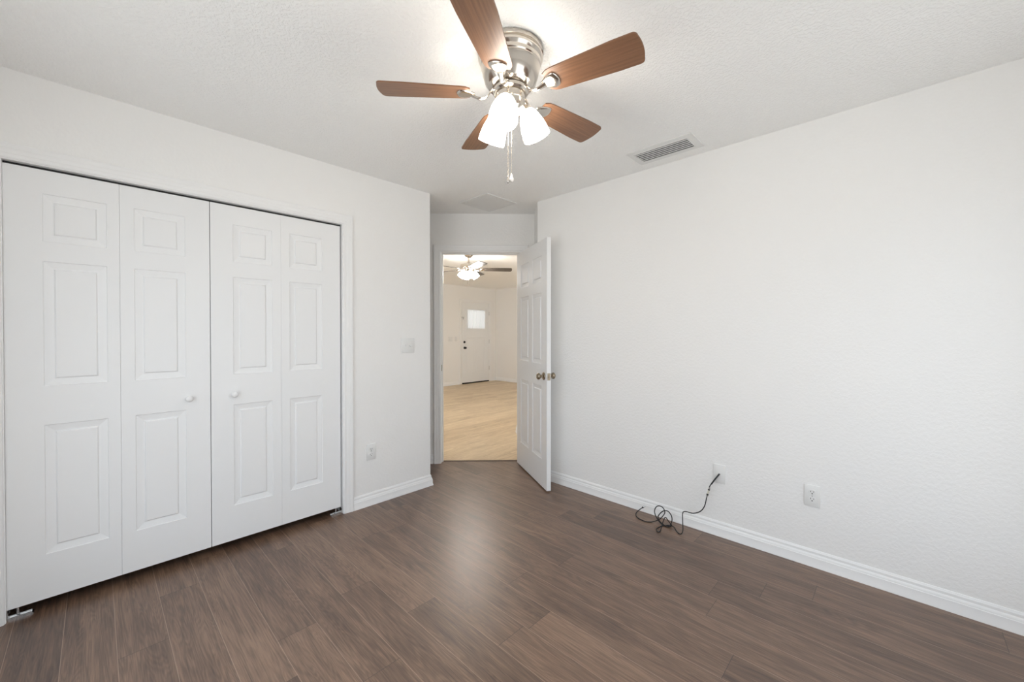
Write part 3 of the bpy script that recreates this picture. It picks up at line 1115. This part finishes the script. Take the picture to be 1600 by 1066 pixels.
for k in range(4):
    a = math.radians(25 + 90 * k)
    fm = Matrix.Translation((0.062 * math.cos(a), 0.062 * math.sin(a), -0.258)) @ Matrix.Rotation(a, 4, 'Z') @ Matrix.Rotation(-math.radians(35), 4, 'Y')
    am = MB()
    am.lathe(((0, 0.012), (0.016, 0.010), (0.022, 0.0), (0.023, -0.014), (0.0, -0.016)), 20, fm)
    am.build('lamp_fitter', M['nickel'], f2, smooth=35)
    sh = MB()
    sh.lathe(bell(0.022, 0.052, 0.095), 28, fm @ Matrix.Translation((0, 0, -0.010)), closed=True)
    sh.build('lamp_shade', M['farshade'], f2, smooth=60)
    bu = MB()
    bu.lathe(((0.0, -0.020), (0.012, -0.022), (0.024, -0.050), (0.026, -0.062), (0.018, -0.078), (0.0, -0.084)), 18, fm)
    bu.build('bulb', M['bulb'], f2, smooth=60)
for x, y, zend in ((0.012, -0.04, -0.47), (-0.012, -0.04, -0.45)):
    MB().tube([(x, y, -0.27), (x, y, zend)], 0.002, 6).build('pull_chain', M['nickel'], f2)
tag(f2, 'nickel ceiling fan with dark blades seen through the doorway', 'ceiling fan')

# front door on the far wall
FY0, FY1, FTOP = 6.312, 7.212, 2.045
m = MB()
FFAR = lambda s, out, z: Vector((XF + out, s, z))
casing_mb(m, FFAR, FY0 - 0.008, FY1 + 0.008, FTOP + 0.008)
struct(m.build('trim_3', M['trim'], smooth=20), 'white casing around the distant front door')
fd = empty('door_2', (XF + 0.006, FY0, 0.0))


def far_leaf():
    m = MB()
    w, h = FY1 - FY0, FTOP - 0.03
    panels = ((0.13, w / 2 - 0.02, 0.24, 1.14), (w / 2 + 0.02, w - 0.13, 0.24, 1.14))
    g = panel_leaf(w, h, 0.008, list(panels), 0.03, 0.0)
    return g


g = far_leaf()
bmesh.ops.transform(g.b, matrix=Matrix(((0, 1, 0, 0), (1, 0, 0, 0), (0, 0, 1, 0), (0, 0, 0, 1))), verts=g.b.verts)
g.build('door_leaf', M['door'], fd, weld=True)
MB().box((-0.003, 0.0, 0.0), (0.010, FY1 - FY0, 0.028)).build('door_sweep', M['dark'], fd)
lt = MB()
lt.box((0.004, 0.155, 1.39), (0.006, FY1 - FY0 - 0.155, 1.85))
gl = lt.build('window_pane', M['lite'], fd)
lf = MB()
ya, yb, za, zb = 0.125, FY1 - FY0 - 0.125, 1.36, 1.88
lf.box((0.004, ya, za), (0.016, ya + 0.03, zb))
lf.box((0.004, yb - 0.03, za), (0.016, yb, zb))
lf.box((0.004, ya + 0.03, za), (0.016, yb - 0.03, za + 0.03))
lf.box((0.004, ya + 0.03, zb - 0.03), (0.016, yb - 0.03, zb))
lf.build('window_frame', M['door'], fd)
# short gathered valance, arched hem
cu = MB()
NX, NZ = 60, 5
grid = []
for i in range(NX + 1):
    t = i / NX
    y = ya + 0.005 + (yb - ya - 0.01) * t
    hem = 1.385 - 0.016 * math.sin(PI * t)
    col = []
    for j in range(NZ + 1):
        z = 1.865 + (hem - 1.865) * j / NZ
        col.append(cu.v((0.028 + 0.007 * math.sin(t * 75) * (0.4 + 0.6 * j / NZ), y, z)))
    grid.append(col)
for i in range(NX):
    for j in range(NZ):
        cu.face([grid[i][j], grid[i + 1][j], grid[i + 1][j + 1], grid[i][j + 1]])
co = cu.build('curtain', M['curtain'], fd, smooth=60)
MB().tube([(0.022, ya - 0.01, 1.868), (0.022, yb + 0.01, 1.868)], 0.006, 8).build('curtain_rod', M['plastic'], fd, smooth=40)
KF = Matrix.Rotation(PI / 2, 4, 'Y')
MB().lathe(KN, 24, Matrix.Translation((0.004, 0.075, 0.90)) @ KF).build('door_knob', M['black'], fd, smooth=40)
MB().lathe(((0, 0), (0.030, 0), (0.030, 0.010), (0.022, 0.018), (0, 0.019)), 24, Matrix.Translation((0.004, 0.07, 1.045)) @ KF).build('deadbolt', M['black'], fd, smooth=40)
lk = MB()
lk.box((0.004, -0.035, 1.655), (0.030, 0.05, 1.668))
lk.box((0.004, 0.030, 1.61), (0.020, 0.045, 1.668))
lk.build('door_guard', M['chrome'], fd)
for z in (0.35, 1.05, 1.78):
    MB().tube([(0.008, FY1 - FY0 + 0.004, z - 0.05), (0.008, FY1 - FY0 + 0.004, z + 0.05)], 0.007, 8).build('hinge', M['chrome'], fd, smooth=40)
struct(fd, 'distant white front door with a curtained window and black knob')
fd['category'] = 'door'
for y, w, lab in ((5.955, 0.117, 'white double switch plate on the far wall left of the front door'), (6.125, 0.072, 'small white switch plate nearest the distant front door')):
    e = empty('light_switch', (0, 0, 0))
    e.matrix_world = plate_frame((XF, y, 1.125), (0, 1, 0), (1, 0, 0))
    plate_body(w, 0.117).build('cover_plate', M['plastic'], e, smooth=30)
    for dx in ((-0.023, 0.023) if w > 0.1 else (0.0,)):
        MB().box((dx - 0.005, -0.010, 0.006), (dx + 0.005, 0.010, 0.012), bev=0.001).build('toggle', M['plastic'], e)
    tag(e, lab, 'light switch', 'living room switches')
